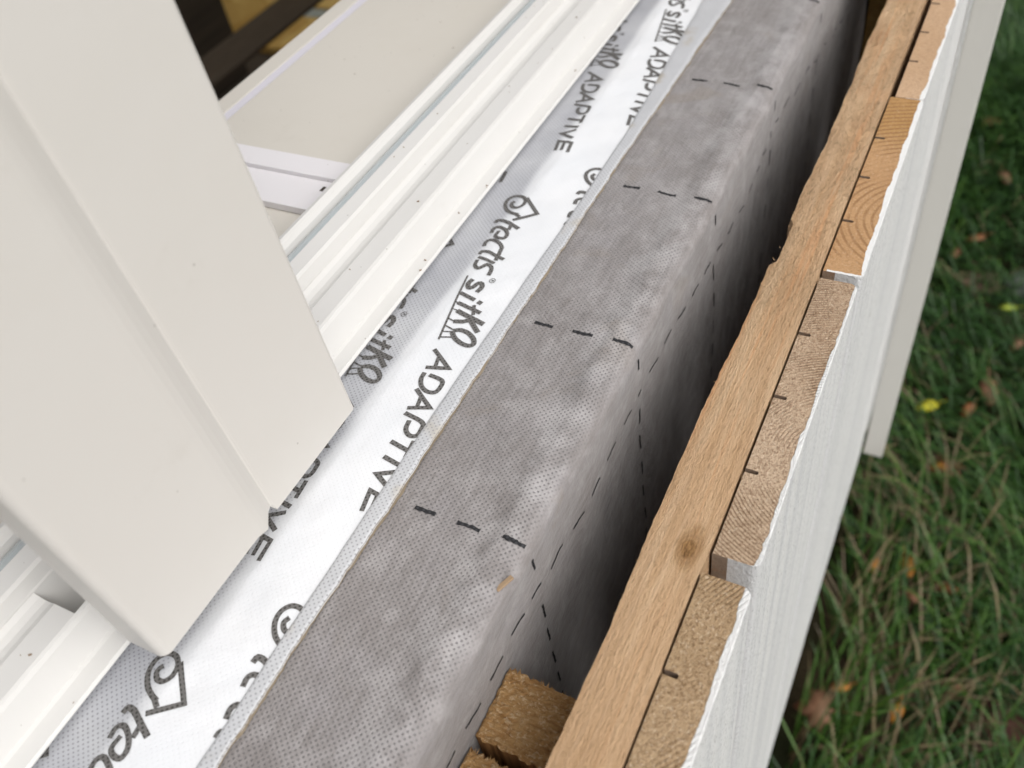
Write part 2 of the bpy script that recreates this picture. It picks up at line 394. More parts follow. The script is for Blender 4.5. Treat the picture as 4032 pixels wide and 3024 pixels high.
def patchy(x, y):
    return (np.sin(x*3.1+y*2.2)+np.sin(x*1.3-y*4.7+1.)+np.sin(x*6.3+y*5.1+2.)*.6+np.sin(x*11.+1.-y*9.)*.3)/2.9
def grass_blades(count):
    x = rng.uniform(.2, 4.4, count); y = rng.uniform(-1.9, .02, count)
    p = patchy(x, y)
    # brown thin stretch close to the wall
    bare = np.clip(1.5-np.abs((x-.80))/.42, 0, 1)*np.clip(1.4-np.abs(y+.05)/.17, 0, 1)
    keep = rng.random(count) < np.clip(.74+.5*p-1.0*bare, .25, 1)
    x, y, p, bare = x[keep], y[keep], p[keep], bare[keep]; k = len(x)
    lean_dir = 2.4*patchy(x*.9+3, y*.9)+rng.normal(0, .75, k)+1.0
    L = rng.uniform(.06, .19, k)*(1+.25*p); lean = rng.uniform(.5, 1.25, k); wd = rng.uniform(.0008, .0020, k)
    cx, sx = np.cos(lean_dir), np.sin(lean_dir)
    V = np.zeros((k, 7, 3)); 
    for i, t in enumerate((0, .4, .75)):
        out = L*(t**1.5)*np.sin(lean); hh = L*t*np.cos(lean*t)
        ww = wd*(1-.25*t)
        V[:, 2*i, 0] = x+cx*out-sx*ww; V[:, 2*i, 1] = y+sx*out+cx*ww; V[:, 2*i, 2] = np.maximum(hh, .003)
        V[:, 2*i+1, 0] = x+cx*out+sx*ww; V[:, 2*i+1, 1] = y+sx*out-cx*ww; V[:, 2*i+1, 2] = np.maximum(hh, .003)
    V[:, 6, 0] = x+cx*L*np.sin(lean); V[:, 6, 1] = y+sx*L*np.sin(lean); V[:, 6, 2] = np.maximum(L*np.cos(lean)*.9, .006)
    V = V.reshape(-1, 3)
    base = (np.arange(k)*7)[:, None]
    F = np.concatenate([base+np.array([[0, 1, 3, 2]]), base+np.array([[2, 3, 5, 4]])]).tolist()+(base+np.array([[4, 5, 6]])).tolist()
    dry = (rng.random(k) < .015+.03*(p < -.3)+.30*bare).astype(np.float32)
    tint = np.clip(.5+.25*p+rng.normal(0, .22, k), 0, 1)
    o = mesh_obj('grass', V.tolist(), F, mat_grass(), smooth=False)
    at = o.data.attributes.new('blade', 'FLOAT_COLOR', 'POINT')
    cc = np.zeros((k, 7, 4), dtype=np.float32); cc[:, :, 0] = dry[:, None]; cc[:, :, 1] = tint[:, None]; cc[:, :, 3] = 1
    at.data.foreach_set('color', cc.ravel())
    return o
def mat_grass():
    b = NB('grass_blades', .5, .35)
    at = b.n('ShaderNodeAttribute', attribute_name='blade'); x = b.sep(at.outputs['Vector'])
    g = b.ramp(x[1], [(.1, (.009, .036, .005)), (.5, (.021, .070, .009)), (.9, (.058, .125, .016))])
    c = b.mix(x[0], g, b.ramp(x[1], [(.2, (.085, .065, .034)), (.8, (.19, .15, .08))]))
    b.set(b.b.inputs['Transmission Weight'], 0)
    return b.out(c)
gr = grass_blades(170000)
tag(gr, 'long damp green lawn grass with brown thatch below the cladding', 'grass', kind='stuff')

# ------------------------------------------------------------------ fallen leaves and stones on the lawn
def ray(px, py):     # direction of a point of the photograph (2212 x 1659 grid)
    d = Vector((px-1106, -(py-829.5), -1940)); d.normalize(); return M @ d
def on_z(px, py, zw):
    d = ray(px, py); t = (zw-H)/d.z; return Vector((0, 0, H))+d*t
def mat_leaf(name, c1, c2):
    b = NB(name, .55, .3); return b.out(b.mix(b.noise(b.map(), 45, 3, .6), c1, c2))
LM = dict(yellow=mat_leaf('leaf_yellow', (.56, .55, .03), (.40, .36, .03)), orange=mat_leaf('leaf_orange', (.50, .22, .03), (.33, .12, .02)),
          brown=mat_leaf('leaf_brown', (.22, .105, .055), (.12, .06, .03)), rust=mat_leaf('leaf_rust', (.30, .12, .04), (.17, .07, .03)),
          tan=mat_leaf('leaf_tan', (.27, .15, .085), (.19, .10, .06)), lime=mat_leaf('leaf_lime', (.28, .36, .04), (.2, .25, .03)))
maple = [(0, -.5), (.06, -.12), (.32, -.30), (.28, -.08), (.55, -.02), (.38, .10), (.48, .32), (.20, .24), (.16, .40), (0, .62),
         (-.16, .40), (-.20, .24), (-.48, .32), (-.38, .10), (-.55, -.02), (-.28, -.08), (-.32, -.30), (-.06, -.12)]
oval = [(.26*math.sin(a)*(1-.2*math.cos(a)), .5*math.cos(a)) for a in [i*math.pi/8 for i in range(16)]]
def leaf(px, py, kind, mat, size, rot, label, tilt=.25, h=.065):
    p = on_z(px, py, h)
    shp = maple if kind == 'maple' else oval
    V = [(0, 0, .10*size)]
    for (x, y) in shp: V.append((x*size, y*size, -.18*size*(x*x+y*y)+.03*size*math.sin(9*x+5*y)))
    k = len(shp)
    F = [(0, 1+i, 1+(i+1) % k) for i in range(k)]
    s = .012*size+.0006   # stalk
    b0 = len(V); V += [(-s, -.45*size, 0), (s, -.45*size, 0), (s*.6, -.85*size, .05*size), (-s*.6, -.85*size, .05*size)]; F.append((b0, b0+1, b0+2, b0+3))
    o = mesh_obj('fallen_leaf', V, F, LM[mat], smooth=True)
    so_ = o.modifiers.new('thick', 'SOLIDIFY'); so_.thickness = .0005
    o.location = p; o.rotation_euler = (random.uniform(-tilt, tilt), random.uniform(-tilt, tilt), rot)
    tag(o, label, 'leaf', 'autumn leaves lying on the lawn'); return o
leaf(2003, 876, 'oval', 'yellow', .040, .6, 'bright yellow round leaf lying in green grass beyond the board ends')
leaf(2134, 257, 'maple', 'rust', .062, 2.9, 'pinkish rust maple leaf on dark grass near the top right corner')
leaf(2171, 380, 'oval', 'tan', .055, 1.9, 'small tan oval leaf below the rust maple leaf, near the right edge')
leaf(2107, 513, 'oval', 'rust', .042, .4, 'dull red-brown leaf in grass above the large brown stone')
leaf(2137, 845, 'oval', 'tan', .058, 1.8, 'pale tan oval leaf to the right of the bright yellow leaf')
leaf(2091, 884, 'oval', 'rust', .034, 1.2, 'small orange-tan leaf just below the pale tan oval leaf')
leaf(2049, 1000, 'maple', 'brown', .066, .7, 'curled dark brown maple leaf with orange tips in long grass')
leaf(2032, 1008, 'oval', 'orange', .036, .3, 'small orange leaf touching the curled dark brown maple leaf')
leaf(1960, 1221, 'oval', 'orange', .042, 1.9, 'golden orange pointed leaf on the brown thatch', .1)
leaf(1889, 1220, 'oval', 'orange', .030, 1.5, 'dull orange leaf left of the golden orange pointed leaf')
leaf(1966, 1282, 'oval', 'brown', .038, 2.2, 'pinkish brown leaf below the golden orange pointed leaf')
leaf(2046, 1269, 'oval', 'rust', .036, 2.9, 'dark rust leaf in green grass right of the pinkish brown leaf')
leaf(1773, 1531, 'maple', 'tan', .064, .2, 'large pinkish brown maple leaf beside the foot of the wall')
leaf(1935, 1538, 'oval', 'orange', .034, 1.4, 'yellow-orange leaf right of the large maple leaf by the wall')
leaf(1815, 1482, 'oval', 'orange', .030, .5, 'small amber leaf half hidden in grass above the large maple leaf')
leaf(2178, 663, 'oval', 'lime', .034, .4, 'lime green leaf beside the two stones at the right edge')
leaf(2065, 545, 'oval', 'brown', .034, 1.4, 'little brown leaf sunk in dark grass left of the red-brown leaf')
leaf(2195, 745, 'oval', 'tan', .034, 1.1, 'wrinkled tan leaf at the right edge under the lime green leaf')
leaf(2150, 1060, 'oval', 'brown', .034, 2.0, 'small brown leaf at the right edge level with the dark maple leaf')
leaf(2060, 1480, 'oval', 'brown', .030, 1.0, 'tiny dark brown leaf in the lower right of the lawn')
def stone(px, py, size, col, label, sq=(1, .75, .5)):
    p = on_z(px, py, .03)
    bm = bmesh.new(); bmesh.ops.create_icosphere(bm, subdivisions=3, radius=.5)
    for v_ in bm.verts:
        c = v_.co; d = 1+.14*math.sin(7*c.x+3*c.y+px)+.1*math.sin(9*c.z+5*c.x)+.05*math.sin(19*c.y)
        v_.co = Vector((c.x*sq[0], c.y*sq[1], c.z*sq[2]))*d*size
    me = bpy.data.meshes.new('stone'); bm.to_mesh(me); bm.free()
    for q in me.polygons: q.use_smooth = True
    b = NB('stone_'+col[0], .9, .2); me.materials.append(b.out(b.mix(b.noise(b.map(), 50, 4, .7), col[1], col[2]), b.bump(b.noise(b.map(), 120, 4), .5, .003)))
    o = bpy.data.objects.new('stone', me); COL.objects.link(o); o.location = p; o.rotation_euler = (0, 0, px)
    tag(o, label, 'stone', 'stones in the lawn')
stone(2116, 612, .085, ('brown', (.20, .14, .10), (.13, .09, .065)), 'rounded brown stone in the grass near the right edge')
stone(2206, 620, .10, ('grey', (.11, .13, .11), (.07, .085, .07)), 'mossy grey stone at the right edge beside the brown stone')
stone(2226, 1640, .17, ('red', (.12, .055, .04), (.07, .035, .03)), 'dark red stone in the bottom right corner of the lawn', (1.3, .8, .5))

# ------------------------------------------------------------------ house carcass behind the membrane
house = thing('house_wall', 'timber framed wall core wrapped by the membrane under the window opening', 'wall', loc=(0, 0, 0))
box('wall_core', -1500, 3200, -101, -300, -905, -272, M_wall, house, 0)
box('plinth', -1500, 3200, -75, -300, -1380, -906, M_plinth, house, 0)
box('upper_wall', 660, 3200, -101, -300, -271, 900, M_wall, house, 0)
box('upper_wall', -1500, -620, -101, -300, -271, 900, M_wall, house, 0)
box('lintel', -1500, 3200, -40, -300, 901, 1150, M_wall, house, 0)
box('cavity_light_stop', -1500, 3200, -45.5, -97, -834, -828, M_dark, house, 0)  # unseen strip added to keep light from below out of the cavity
room = thing('room_interior', 'dark unfinished room seen through the window opening', 'room')
for k_ in range(6): box('rafter', -1400+k_*900, -1350+k_*900, -301, -3300, 902, 1050, M_wall, room, 0)
box('back_wall', -1500, 3200, -3301, -3400, -1000, 960, M_wall, room, 0)
box('end_wall', 3201, 3300, -301, -3400, -1000, 960, M_wall, room, 0)
box('end_wall', -1600, -1501, -301, -3400, -1000, 960, M_wall, room, 0)
for i in range(22):
    box('floorboard', -1500, 3200, -301-i*136, -301-i*136-132, -975, -950-random.uniform(0, 2), M_dark, room, 1)

# objects inside the room
t = thing('sheathing_sheet', 'upright golden OSB sheet standing in the dark room', 'board')
V = [Wp(u, n+dn, z) for dn in (0, -18) for u, n, z in ((1430, -1600, -949), (2660, -1600, -949), (2660, -1980, 40), (1430, -1980, 40))]
o = mesh_obj('panel', V, [(0, 1, 2, 3), (7, 6, 5, 4), (0, 4, 5, 1), (1, 5, 6, 2), (2, 6, 7, 3), (3, 7, 4, 0)], M_osb, t); fix(o)
t = thing('sheathing_offcut', 'golden OSB offcut lying on the dark floor near the window sill', 'board')
V = [Wp(u, n, z) for z in (-948, -932) for u, n in ((1510, -1598), (1666, -1596), (1668, -1290), (1506, -1300))]
o = mesh_obj('panel', V, [(0, 1, 2, 3), (7, 6, 5, 4), (0, 4, 5, 1), (1, 5, 6, 2), (2, 6, 7, 3), (3, 7, 4, 0)], M_osb, t); fix(o)
t = thing('sheathing_strip', 'narrow golden OSB piece at the far end of the sill', 'board')
box('panel', 1716, 2360, -1290, -1598, -948, -930, M_osb, t, 1)
t = thing('ceiling_joist', 'dark brown timber plank crossing in front of the OSB sheet', 'beam')
box('timber', 380, 2300, -1262, -1358, -760, -752, M_dark_timber, t, 1)
t = thing('trestle_post', 'black upright post left of the OSB sheet in the dark room', 'post')
box('timber', 1250, 1425, -1540, -1598, -949, 300, M_dark, t, 3)
t = thing('grey_packer', 'small pale grey block between the OSB pieces in the room', 'block')
box('block', 1669, 1708, -1490, -1590, -948, -930, M_greyobj, t, 3)

# ------------------------------------------------------------------ vertical cladding boards, seen on their cut tops
clad = thing('board_cladding', 'white painted vertical timber cladding with raw cut tops', 'cladding')
e_pale = dict(c1=(.47, .335, .225), c2=(.57, .43, .305))
MB = {
 0: mat_endgrain('end_grain_a', (.39, .27, .155), (.48, .34, .205), (.30, .30, 0), 4200, seed=1, ringamt=.42),
 1: mat_endgrain('end_grain_b', **e_pale, rc=(.205, .010, 0), ring=4800, seed=2, ringamt=.62),
 2: mat_endgrain('end_grain_c', (.44, .255, .125), (.54, .34, .18), (.345, .008, 0), 1900, seed=3, ringamt=.6, rim_u=303.5, polish=True, zone=(.395, .425, (.42, .235, .075))),
 3: mat_endgrain('end_grain_d', (.50, .33, .20), (.58, .40, .26), (.60, -.25, 0), 900, seed=4, ringamt=.12, polish=True),
}
def board(u0, u1, ztop, mats, notches, label=None, nback=-43.2, nfront=-26.6, zbot=-835):
    """closed plan outline with relief grooves in the back, extruded down; front corners rounded, back corner square"""
    r = 3.0
    pl = [(u0, nback)]
    for c in sorted(notches):
        pl += [(c-.8, nback), (c-.8, nback+4.4), (c-.3, nback+4.8), (c+.4, nback+4.8), (c+.9, nback+4.3), (c+.9, nback)]
    pl += [(u1, nback), (u1, nback+5.2)]
    for a in range(0, 91, 18): pl.append((u1-r+r*math.cos(math.radians(a)), nfront-r+r*math.sin(math.radians(a))))
    for a in range(90, 181, 18): pl.append((u0+r+r*math.cos(math.radians(a)), nfront-r+r*math.sin(math.radians(a))))
    pl.append((u0, nback+5.2))
    k = len(pl)
    zs = [ztop, ztop-.6, zbot]
    V = []
    for i, z in enumerate(zs):
        for (u, n) in pl:
            if i == 0: n2 = max(n, nback+.2) if n < nfront-5 else n-.35; V.append(Wp(u, n2, z))
            else: V.append(Wp(u, n, z))
    F = [tuple(range(k))]; MI = [0]
    for i in range(2):
        for j in range(k):
            j2 = (j+1) % k; F.append((i*k+j, i*k+j2, (i+1)*k+j2, (i+1)*k+j))
            nn = (pl[j][1]+pl[j2][1])/2
            MI.append(2 if nn < nback+5.3 else 1)
    F.append(tuple((2)*k+j for j in reversed(range(k)))); MI.append(1)
    o = mesh_obj('cladding_board', V, F, mats, clad, midx=MI); fix(o)
    if label: o['label'] = label
    return o
M_bare = mat_wood_long('bare_board_back', (.42, .31, .23), (.36, .26, .19), (.50, .38, .29), 3)
board(5, 147.5, -257, [MB[0], M_paint, M_bare], [19, 65, 111.5], 'pale rough-sawn end grain, nearest board', nback=-43.2)
board(155.5, 297.5, -257, [MB[1], M_paint, M_bare], [191.5, 228, 263], 'pale board end with arched growth rings and rounded painted corner', nback=-42.4, nfront=-26.9)
board(303.5, 444.6, -258, [MB[2], M_paint, M_bare], [339, 373, 406.5], 'orange-toned board end with wide curved rings', nback=-42.6, nfront=-26.3)
board(445.4, 588, -258.2, [MB[3], M_paint, M_bare], [482.5, 515, 549.5], 'smooth planed pale board end', nback=-40.6, nfront=-26.6)
board(-144, -2, -257, [MB[0], M_paint, M_bare], [-110, -74, -38])
board(-292, -151, -257, [MB[1], M_paint, M_bare], [-256, -220, -186])
board(-440, -299, -257, [MB[0], M_paint, M_bare], [-405, -370, -335])
board(596, 688, 900, [MB[0], M_paint, M_bare], [630, 667])
k0 = 722
while k0 < 3100:
    board(k0, k0+141, 900, [MB[0], M_paint, M_bare], []); k0 += 148
for k0 in (-588, -736, -884, -1032, -1180, -1328): board(k0, k0+141, -257 if k0 > -600 else 900, [MB[0], M_paint, M_bare], [])

t = thing('corner_board', 'proud white vertical cover board at the far end of the cladding', 'trim board')
box('board', 690, 716, -24, -4, -835, 900, M_trim, t, .8)

# ------------------------------------------------------------------ horizontal batten behind the boards
def batten_fn(u, j, n, z):
    if j in (0, 1, 2):   # inner, wavy sawn edge
        n += 1.1*nz(u*.018, 1)+.35*nz(u*.22, 2)+.15*nz(u*.9, 3)
        if 300 < u < 330: n += 2.0
    if j in (2, 3, 4): z += .25*nz(u*.11, 4+j)
    if j in (4, 5): n = float(np.interp(u, [0, 147, 156, 297, 304, 445, 460, 700], [-43.75, -43.7, -43.05, -42.9, -43.2, -43.3, -43.5, -43.5]))+.12*nz(u*.09, 5)-(.25 if j == 4 else 0)
    return n, z
prof = [(-64, -296), (-64.6, -262), (-63.6, -256.8), (-58, -256.2), (-44.6, -256.6), (-44.2, -296)]
t = thing('wall_batten', 'rough-sawn pine batten with a knot running along behind the board ends', 'batten')
extrude_u('timber', prof, np.arange(-700, 718, 3.0), M_batten, t, fn=batten_fn, bevel=0)
# torn splinters on the batten edge
spl_v, spl_f = [], []
def splinter(V, F, p, d, L, w_):
    b0 = len(V); d = Vector(d).normalized(); sd_ = d.cross(Vector((0, 0, 1))).normalized()*w_
    p = Vector(Wp(*p)); L /= 1000; sd_ /= 1000; up = Vector((0, 0, w_*.5/1000))
    V += [tuple(p-sd_), tuple(p+sd_), tuple(p+up), tuple(p+d*L)]; F += [(b0, b0+1, b0+3), (b0+1, b0+2, b0+3), (b0+2, b0, b0+3), (b0, b0+2, b0+1)]
for i in range(34):
    u = random.choice([random.uniform(60, 560), random.uniform(225, 330)])
    splinter(spl_v, spl_f, (u, -63.5+1.1*nz(u*.018, 1)+.35*nz(u*.22, 2)+random.uniform(.2, 1.2), -256.9), (random.uniform(-1, 1), 1, random.uniform(.1, .9)), random.uniform(.8, 2.2), random.uniform(.1, .25))
for i in range(26):
    u = random.uniform(300, 350)
    splinter(spl_v, spl_f, (u, random.uniform(-48, -45), -256.6), (1, random.uniform(-.6, .2), .35), random.uniform(1.5, 4), random.uniform(.2, .5))
mesh_obj('splinters', spl_v, spl_f, M_batten, t)['kind'] = 'stuff'

# ------------------------------------------------------------------ vertical counter battens in the cavity
def rough_block(u0, u1, ztop, label, zbot=-905, n0=-97.4, n1=-65.5):
    t = thing('counter_batten', label, 'batten', 'upright battens in the wall cavity')
    A, B = 26, 34
    V = []
    for i in range(A):
        for j in range(B):
            a, c = i/(A-1), j/(B-1)
            u = u0+(u1-u0)*a; n = n0+(n1-n0)*c
            e = min(a, 1-a, c, 1-c)
            if i == A-1: u += 1.3*nz(j*1.3, u0)+.8*nz(j*3.7, 1)-1.5*c
            if i == 0: u += .8*nz(j*.8, 2)-1.0*c
            z = ztop+.55*nz(i*1.1+j*.4, 3)+.45*random.uniform(-1, 1)-(.8 if e == 0 else 0)-2.2*c
            V.append(Wp(u, n, z))
    F = grid_faces(A, B)
    o = mesh_obj('cut_end', V, F, M_rough, t, smooth=False); fix(o)
    # body below
    rim = [(i, 0) for i in range(A)]+[(A-1, j) for j in range(1, B)]+[(i, B-1) for i in range(A-2, -1, -1)]+[(0, j) for j in range(B-2, 0, -1)]
    V2 = [V[i*B+j] for i, j in rim]; k = len(V2)
    V2 += [(x, y, zbot/1000+H) for (x, y, z) in V2]
    F2 = [(i, (i+1) % k, k+(i+1) % k, k+i) for i in range(k)]+[tuple(range(k, 2*k))]
    o = mesh_obj('timber', V2, F2, M_side, t); fix(o)
    sv, sf = [], []
    for i in range(60):
        c = random.random()
        splinter(sv, sf, (u1-1+random.uniform(-1, .6)-1.5*c, n0+(n1-n0)*c, ztop-.6-2.2*c), (1, random.uniform(-.4, .4), random.uniform(.3, 1.2)), random.uniform(.8, 2.4), random.uniform(.15, .4))
    for q in ((u1-1, n1+5, 5.), (u1-2, n1+2.2, 6.), (u1-1, n1+9, 3.5)):
        splinter(sv, sf, (q[0], q[1], ztop-2.4), (1, random.uniform(-.3, .5), .9), q[2], .3)
    o = mesh_obj('splinters', sv, sf, M_rough, t); o['kind'] = 'stuff'
    return t
rough_block(81.5, 107, -290, 'orange counter batten with ragged sawn top, upper of the two in the cavity')
rough_block(40, 77.5, -291, 'lower counter batten whose sawn top just shows at the bottom of the photo')
t = thing('counter_batten', 'yellow timber post closing the far end of the cavity', 'batten', 'upright battens in the wall cavity')
box('timber', 720, 745, -97.5, -30, -905, 900, M_batten2, t, .6)

# ------------------------------------------------------------------ grey breather membrane
R0 = 6.0
def grey_top(u, n):
    hump = 1.6*math.exp(-((n+109)/5.0)**2)
    edge = max(0, min(1, (n+150)/45))
    e2 = math.exp(-((n+112)/11.0)**2)
    fold = 1.25*edge*(.5*math.sin(u*.105+2.2*nz(u*.021, 3)+n*.09)+.8*nz(u*.085+n*.10, 5))+e2*(.4*nz(u*.07-n*.05, 14)+.35*nz(u*.2+n*.1, 15))
    wide = .8*nz(u*.02+n*.03, 1)+.35*nz(n*.11+u*.045, 7)
    under = -1.9*max(0, min(1, (-153.5-n)/3))
    return -257.4+hump*.9+fold*.95+wide*.7+under
S_FLAT = 190-104-R0+6   # s runs from n=-190 outwards
def grey_P(u, s):
    """s: mm along the cross-section from n=-190"""
    top_len = 190-104.5
    if s <= top_len:
        n = -190+s; return Vector(Wp(u, n, grey_top(u, n)))
    a = (s-top_len)/R0
    ztop = grey_top(u, -104.5)
    bul = 1.0*nz(u*.03, 2)
    if a <= math.pi/2:
        return Vector(Wp(u, -104.5+R0*math.sin(a)+bul*a*.3, ztop-R0*(1-math.cos(a))))
    d = s-top_len-R0*math.pi/2
    wv = (1.4*nz(u*.028+d*.012, 4)+.6*nz(u*.09-d*.03, 6))*min(1, d/30)
    return Vector(Wp(u, -98.5+bul*.47+wv*.9, ztop-R0-d))
us = np.concatenate([np.arange(-600, 0, 8.0), np.arange(0, 719, 2.6), np.array([719.5])])
ss = np.concatenate([np.arange(14, 70, 2.2), np.arange(70, 110, 1.2), np.arange(110, 300, 6.0), np.arange(300, 740, 30.)])
V, UV = [], []
for u in us:
    for s in ss:
        V.append(tuple(grey_P(u, s))); UV.append((u, s))
memb = thing('breather_membrane', 'grey dotted building membrane folded over the sill and down into the cavity', 'membrane')
mesh_obj('sheet', V, grid_faces(len(us), len(ss)), M_grey, memb, uvs=UV, smooth=True)

def catmull(P, step=1.2, smooth=True):
    P = [Vector((a, c)) for a, c in P]
    if not smooth or len(P) < 3:
        out = []
        for a, c in zip(P[:-1], P[1:]):
            m = max(1, int((c-a).length/step)); out += [a+(c-a)*i/m for i in range(m)]
        return out+[P[-1]]
    out = []
    Q = [P[0]*2-P[1]]+P+[P[-1]*2-P[-2]]
    for i in range(1, len(Q)-2):
        p0, p1, p2, p3 = Q[i-1:i+3]; m = max(2, int((p2-p1).length/step)+1)
        for k in range(m):
            t_ = k/m
            out.append(.5*((2*p1)+(p2-p0)*t_+(2*p0-5*p1+4*p2-p3)*t_*t_+(3*p1-p0-3*p2+p3)*t_**3))
    return out+[P[-1]]
def ribbon(V, UV, F, pts, width, surf, lift=.28, rough=0.0, clip=None, smooth=True, across=1):
    P = catmull(pts, 1.0, smooth)
    if len(P) < 2: return
    b0 = len(V); k = len(P); L, Rr = [], []
    for i, p in enumerate(P):
        if i == 0: d = P[1]-P[0]; q = 1
        elif i == k-1: d = P[-1]-P[-2]; q = 1
        else:
            d1 = (P[i]-P[i-1]).normalized(); d2 = (P[i+1]-P[i]).normalized(); d = d1+d2
            q = 1/max(.45, math.sqrt(max(0, (1+d1.dot(d2))/2)))
        d = d.normalized() if d.length > 1e-6 else Vector((1, 0))
        nn = Vector((-d.y, d.x))
        w2 = width/2*q*(1+(rough*random.uniform(-1, 1) if rough else 0))
        w3 = width/2*q*(1+(rough*random.uniform(-1, 1) if rough else 0))
        for off in (w2, -w3):
            c = p+nn*off
            base = surf(c.x, c.y); e1 = surf(c.x+.5, c.y)-base; e2 = surf(c.x, c.y+.5)-base
            nm = e1.cross(e2).normalized()
            if nm.z < 0 and abs(nm.z) > .2: nm = -nm
            elif abs(nm.z) <= .2 and nm.y > 0: nm = -nm
            V.append(tuple(base+nm*lift/1000)); UV.append((c.x, c.y))
    for i in range(k-1):
        m_ = (P[i]+P[i+1])/2
        if clip and not clip(m_.x, m_.y): continue
        F.append((b0+2*i, b0+2*i+1, b0+2*i+3, b0+2*i+2))

top_len = 85.5
def dash(pts, width):
    V, UV, F = [], [], []
    ribbon(V, UV, F, pts, width, grey_P, rough=.35)
    mesh_obj('printed_dash', V, F, M_dash, memb, uvs=UV)
def s_of_n(n): return n+190
def s_of_z(z): return top_len+R0*math.pi/2+(-257-R0-z)
def uline(u_):   # cross lines at 100 mm: three dashes over the top, more down the face
    for (na, nb) in ((-144.5, -136), (-127, -118), (-109, -100.5)):
        dash([(u_+random.uniform(-.4, .4), s_of_n(na)), (u_, s_of_n((na+nb)/2)), (u_+random.uniform(-.4, .4), s_of_n(nb))], 1.5)
    for i, (za, zb) in enumerate(((-263.5, -270), (-277, -283.5), (-294, -304), (-312, -322), (-331, -341), (-349, -358), (-367, -377), (-385, -395), (-403, -413))):
        if i == 1: continue
        dash([(u_-1, s_of_z(za)), (u_-.5, s_of_z(zb))], 1.1)
for u_ in (-66, 34, 135.5, 235.5, 336, 438, 539, 640): uline(u_)
longs = [(190.7, 181.4, -286), (173.3, 163.8, -286.5), (155.2, 144.3, -284), (136.5, 129.5, -281), (123.5, 113.8, -281), (106.2, 97, -281), (89.5, 79.8, -282), (72.7, 63.5, -283.4),
         (55, 46, -284), (37, 28, -284), (208.5, 199, -286), (226, 217, -285), (237, 233, -284), (258, 248, -284), (275, 266, -284), (293, 284, -285), (311, 302, -286), (329, 320, -287), (347, 340, -289), (364, 355, -290.5),
         (382, 373.4, -291.5), (399, 391, -290.5), (413.4, 406.9, -288), (426.5, 420, -286), (434, 434.4, -282), (448, 442, -280), (473, 460, -282), (498, 485, -286.5), (520.6, 510.3, -289), (544, 532, -292), (561, 556.7, -294),
         (588, 575, -297.5), (614, 602, -301), (635, 626, -302.6)]
for (a, c, z) in longs:
    dz = .8
    if abs(a-c) < 1: dash([(a, s_of_z(-279.8)), (c, s_of_z(-284.2))], 1.1)
    else: dash([(a, s_of_z(z+dz*random.uniform(-1, 0))), (c, s_of_z(z+dz*random.uniform(-1, .3)))], 1.0)

# ------------------------------------------------------------------ white printed membrane
def white_z(u, n):
    c = crease_n(u)
    d = c-n
    dip = 0 if d < -4 else 2.8*(1-math.exp(-max(0, (d+4))/11.0))
    return -256.6+.5*nz(u*.017+n*.02, 8)+.3*nz(u*.06-n*.05, 9)-dip
def white_P(u, n): return Vector(Wp(u, n, white_z(u, n)))
us = np.concatenate([np.arange(-600, 0, 8.0), np.arange(0, 660, 2.6)])
A = 46
V, UV, CT = [], [], []
for u in us:
    r1 = strip_left(u)+1.8; r0 = -236
    for j in range(A):
        n = r0+(r1-r0)*j/(A-1); V.append(tuple(white_P(u, n))); UV.append((u, n))
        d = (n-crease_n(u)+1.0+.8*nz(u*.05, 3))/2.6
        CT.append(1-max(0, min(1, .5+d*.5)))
wm = thing('printed_membrane', 'white building membrane printed with dark lettering, tucked under the window frame', 'membrane')
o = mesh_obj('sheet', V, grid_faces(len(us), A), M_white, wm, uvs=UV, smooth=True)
at = o.data.attributes.new('contact_shade', 'FLOAT', 'POINT'); ct = np.array(CT, dtype=np.float32); ct = ct*ct*(3-2*ct); at.data.foreach_set('value', ct)

# edge strip with wobbly torn outer line and amber adhesive
def strip_outer(u): return float(np.interp(u, [0, 90, 380, 500, 700], [-151.5, -152.8, -152.7, -151, -150]))+.5*nz(u*.02, 4)+.35*nz(u*.16, 5)+.25*nz(u*.6, 6)
us2 = np.arange(-600, 718, 2.0); V, UV = [], []
for u in us2:
    a, c = strip_left(u), strip_outer(u)
    for j in range(9):
        n = a+(c-a)*j/8; V.append(Wp(u, n, white_z(u, n)+.55+(.35 if 0 < j < 8 else (-.1 if j == 0 else -.35)))); UV.append((u, n))
mesh_obj('edge_strip', V, grid_faces(len(us2), 9), M_strip, wm, uvs=UV, smooth=True)
V, UV = [], []
for u in us2:
    c = strip_outer(u); wd = max(.03, .12+.4*nz(u*.09, 9)+.3*nz(u*.4, 2))
    for j, n in enumerate((c-.25, c+wd)):
        V.append(Wp(u, n, (white_z(u, n)+.6) if j == 0 else grey_top(u, n)+.25)); UV.append((u, n))
o = mesh_obj('adhesive_bead', V, grid_faces(len(us2), 2), M_glue, wm, uvs=UV, smooth=True); o['label'] = 'thin amber line of adhesive along the sheet edge'

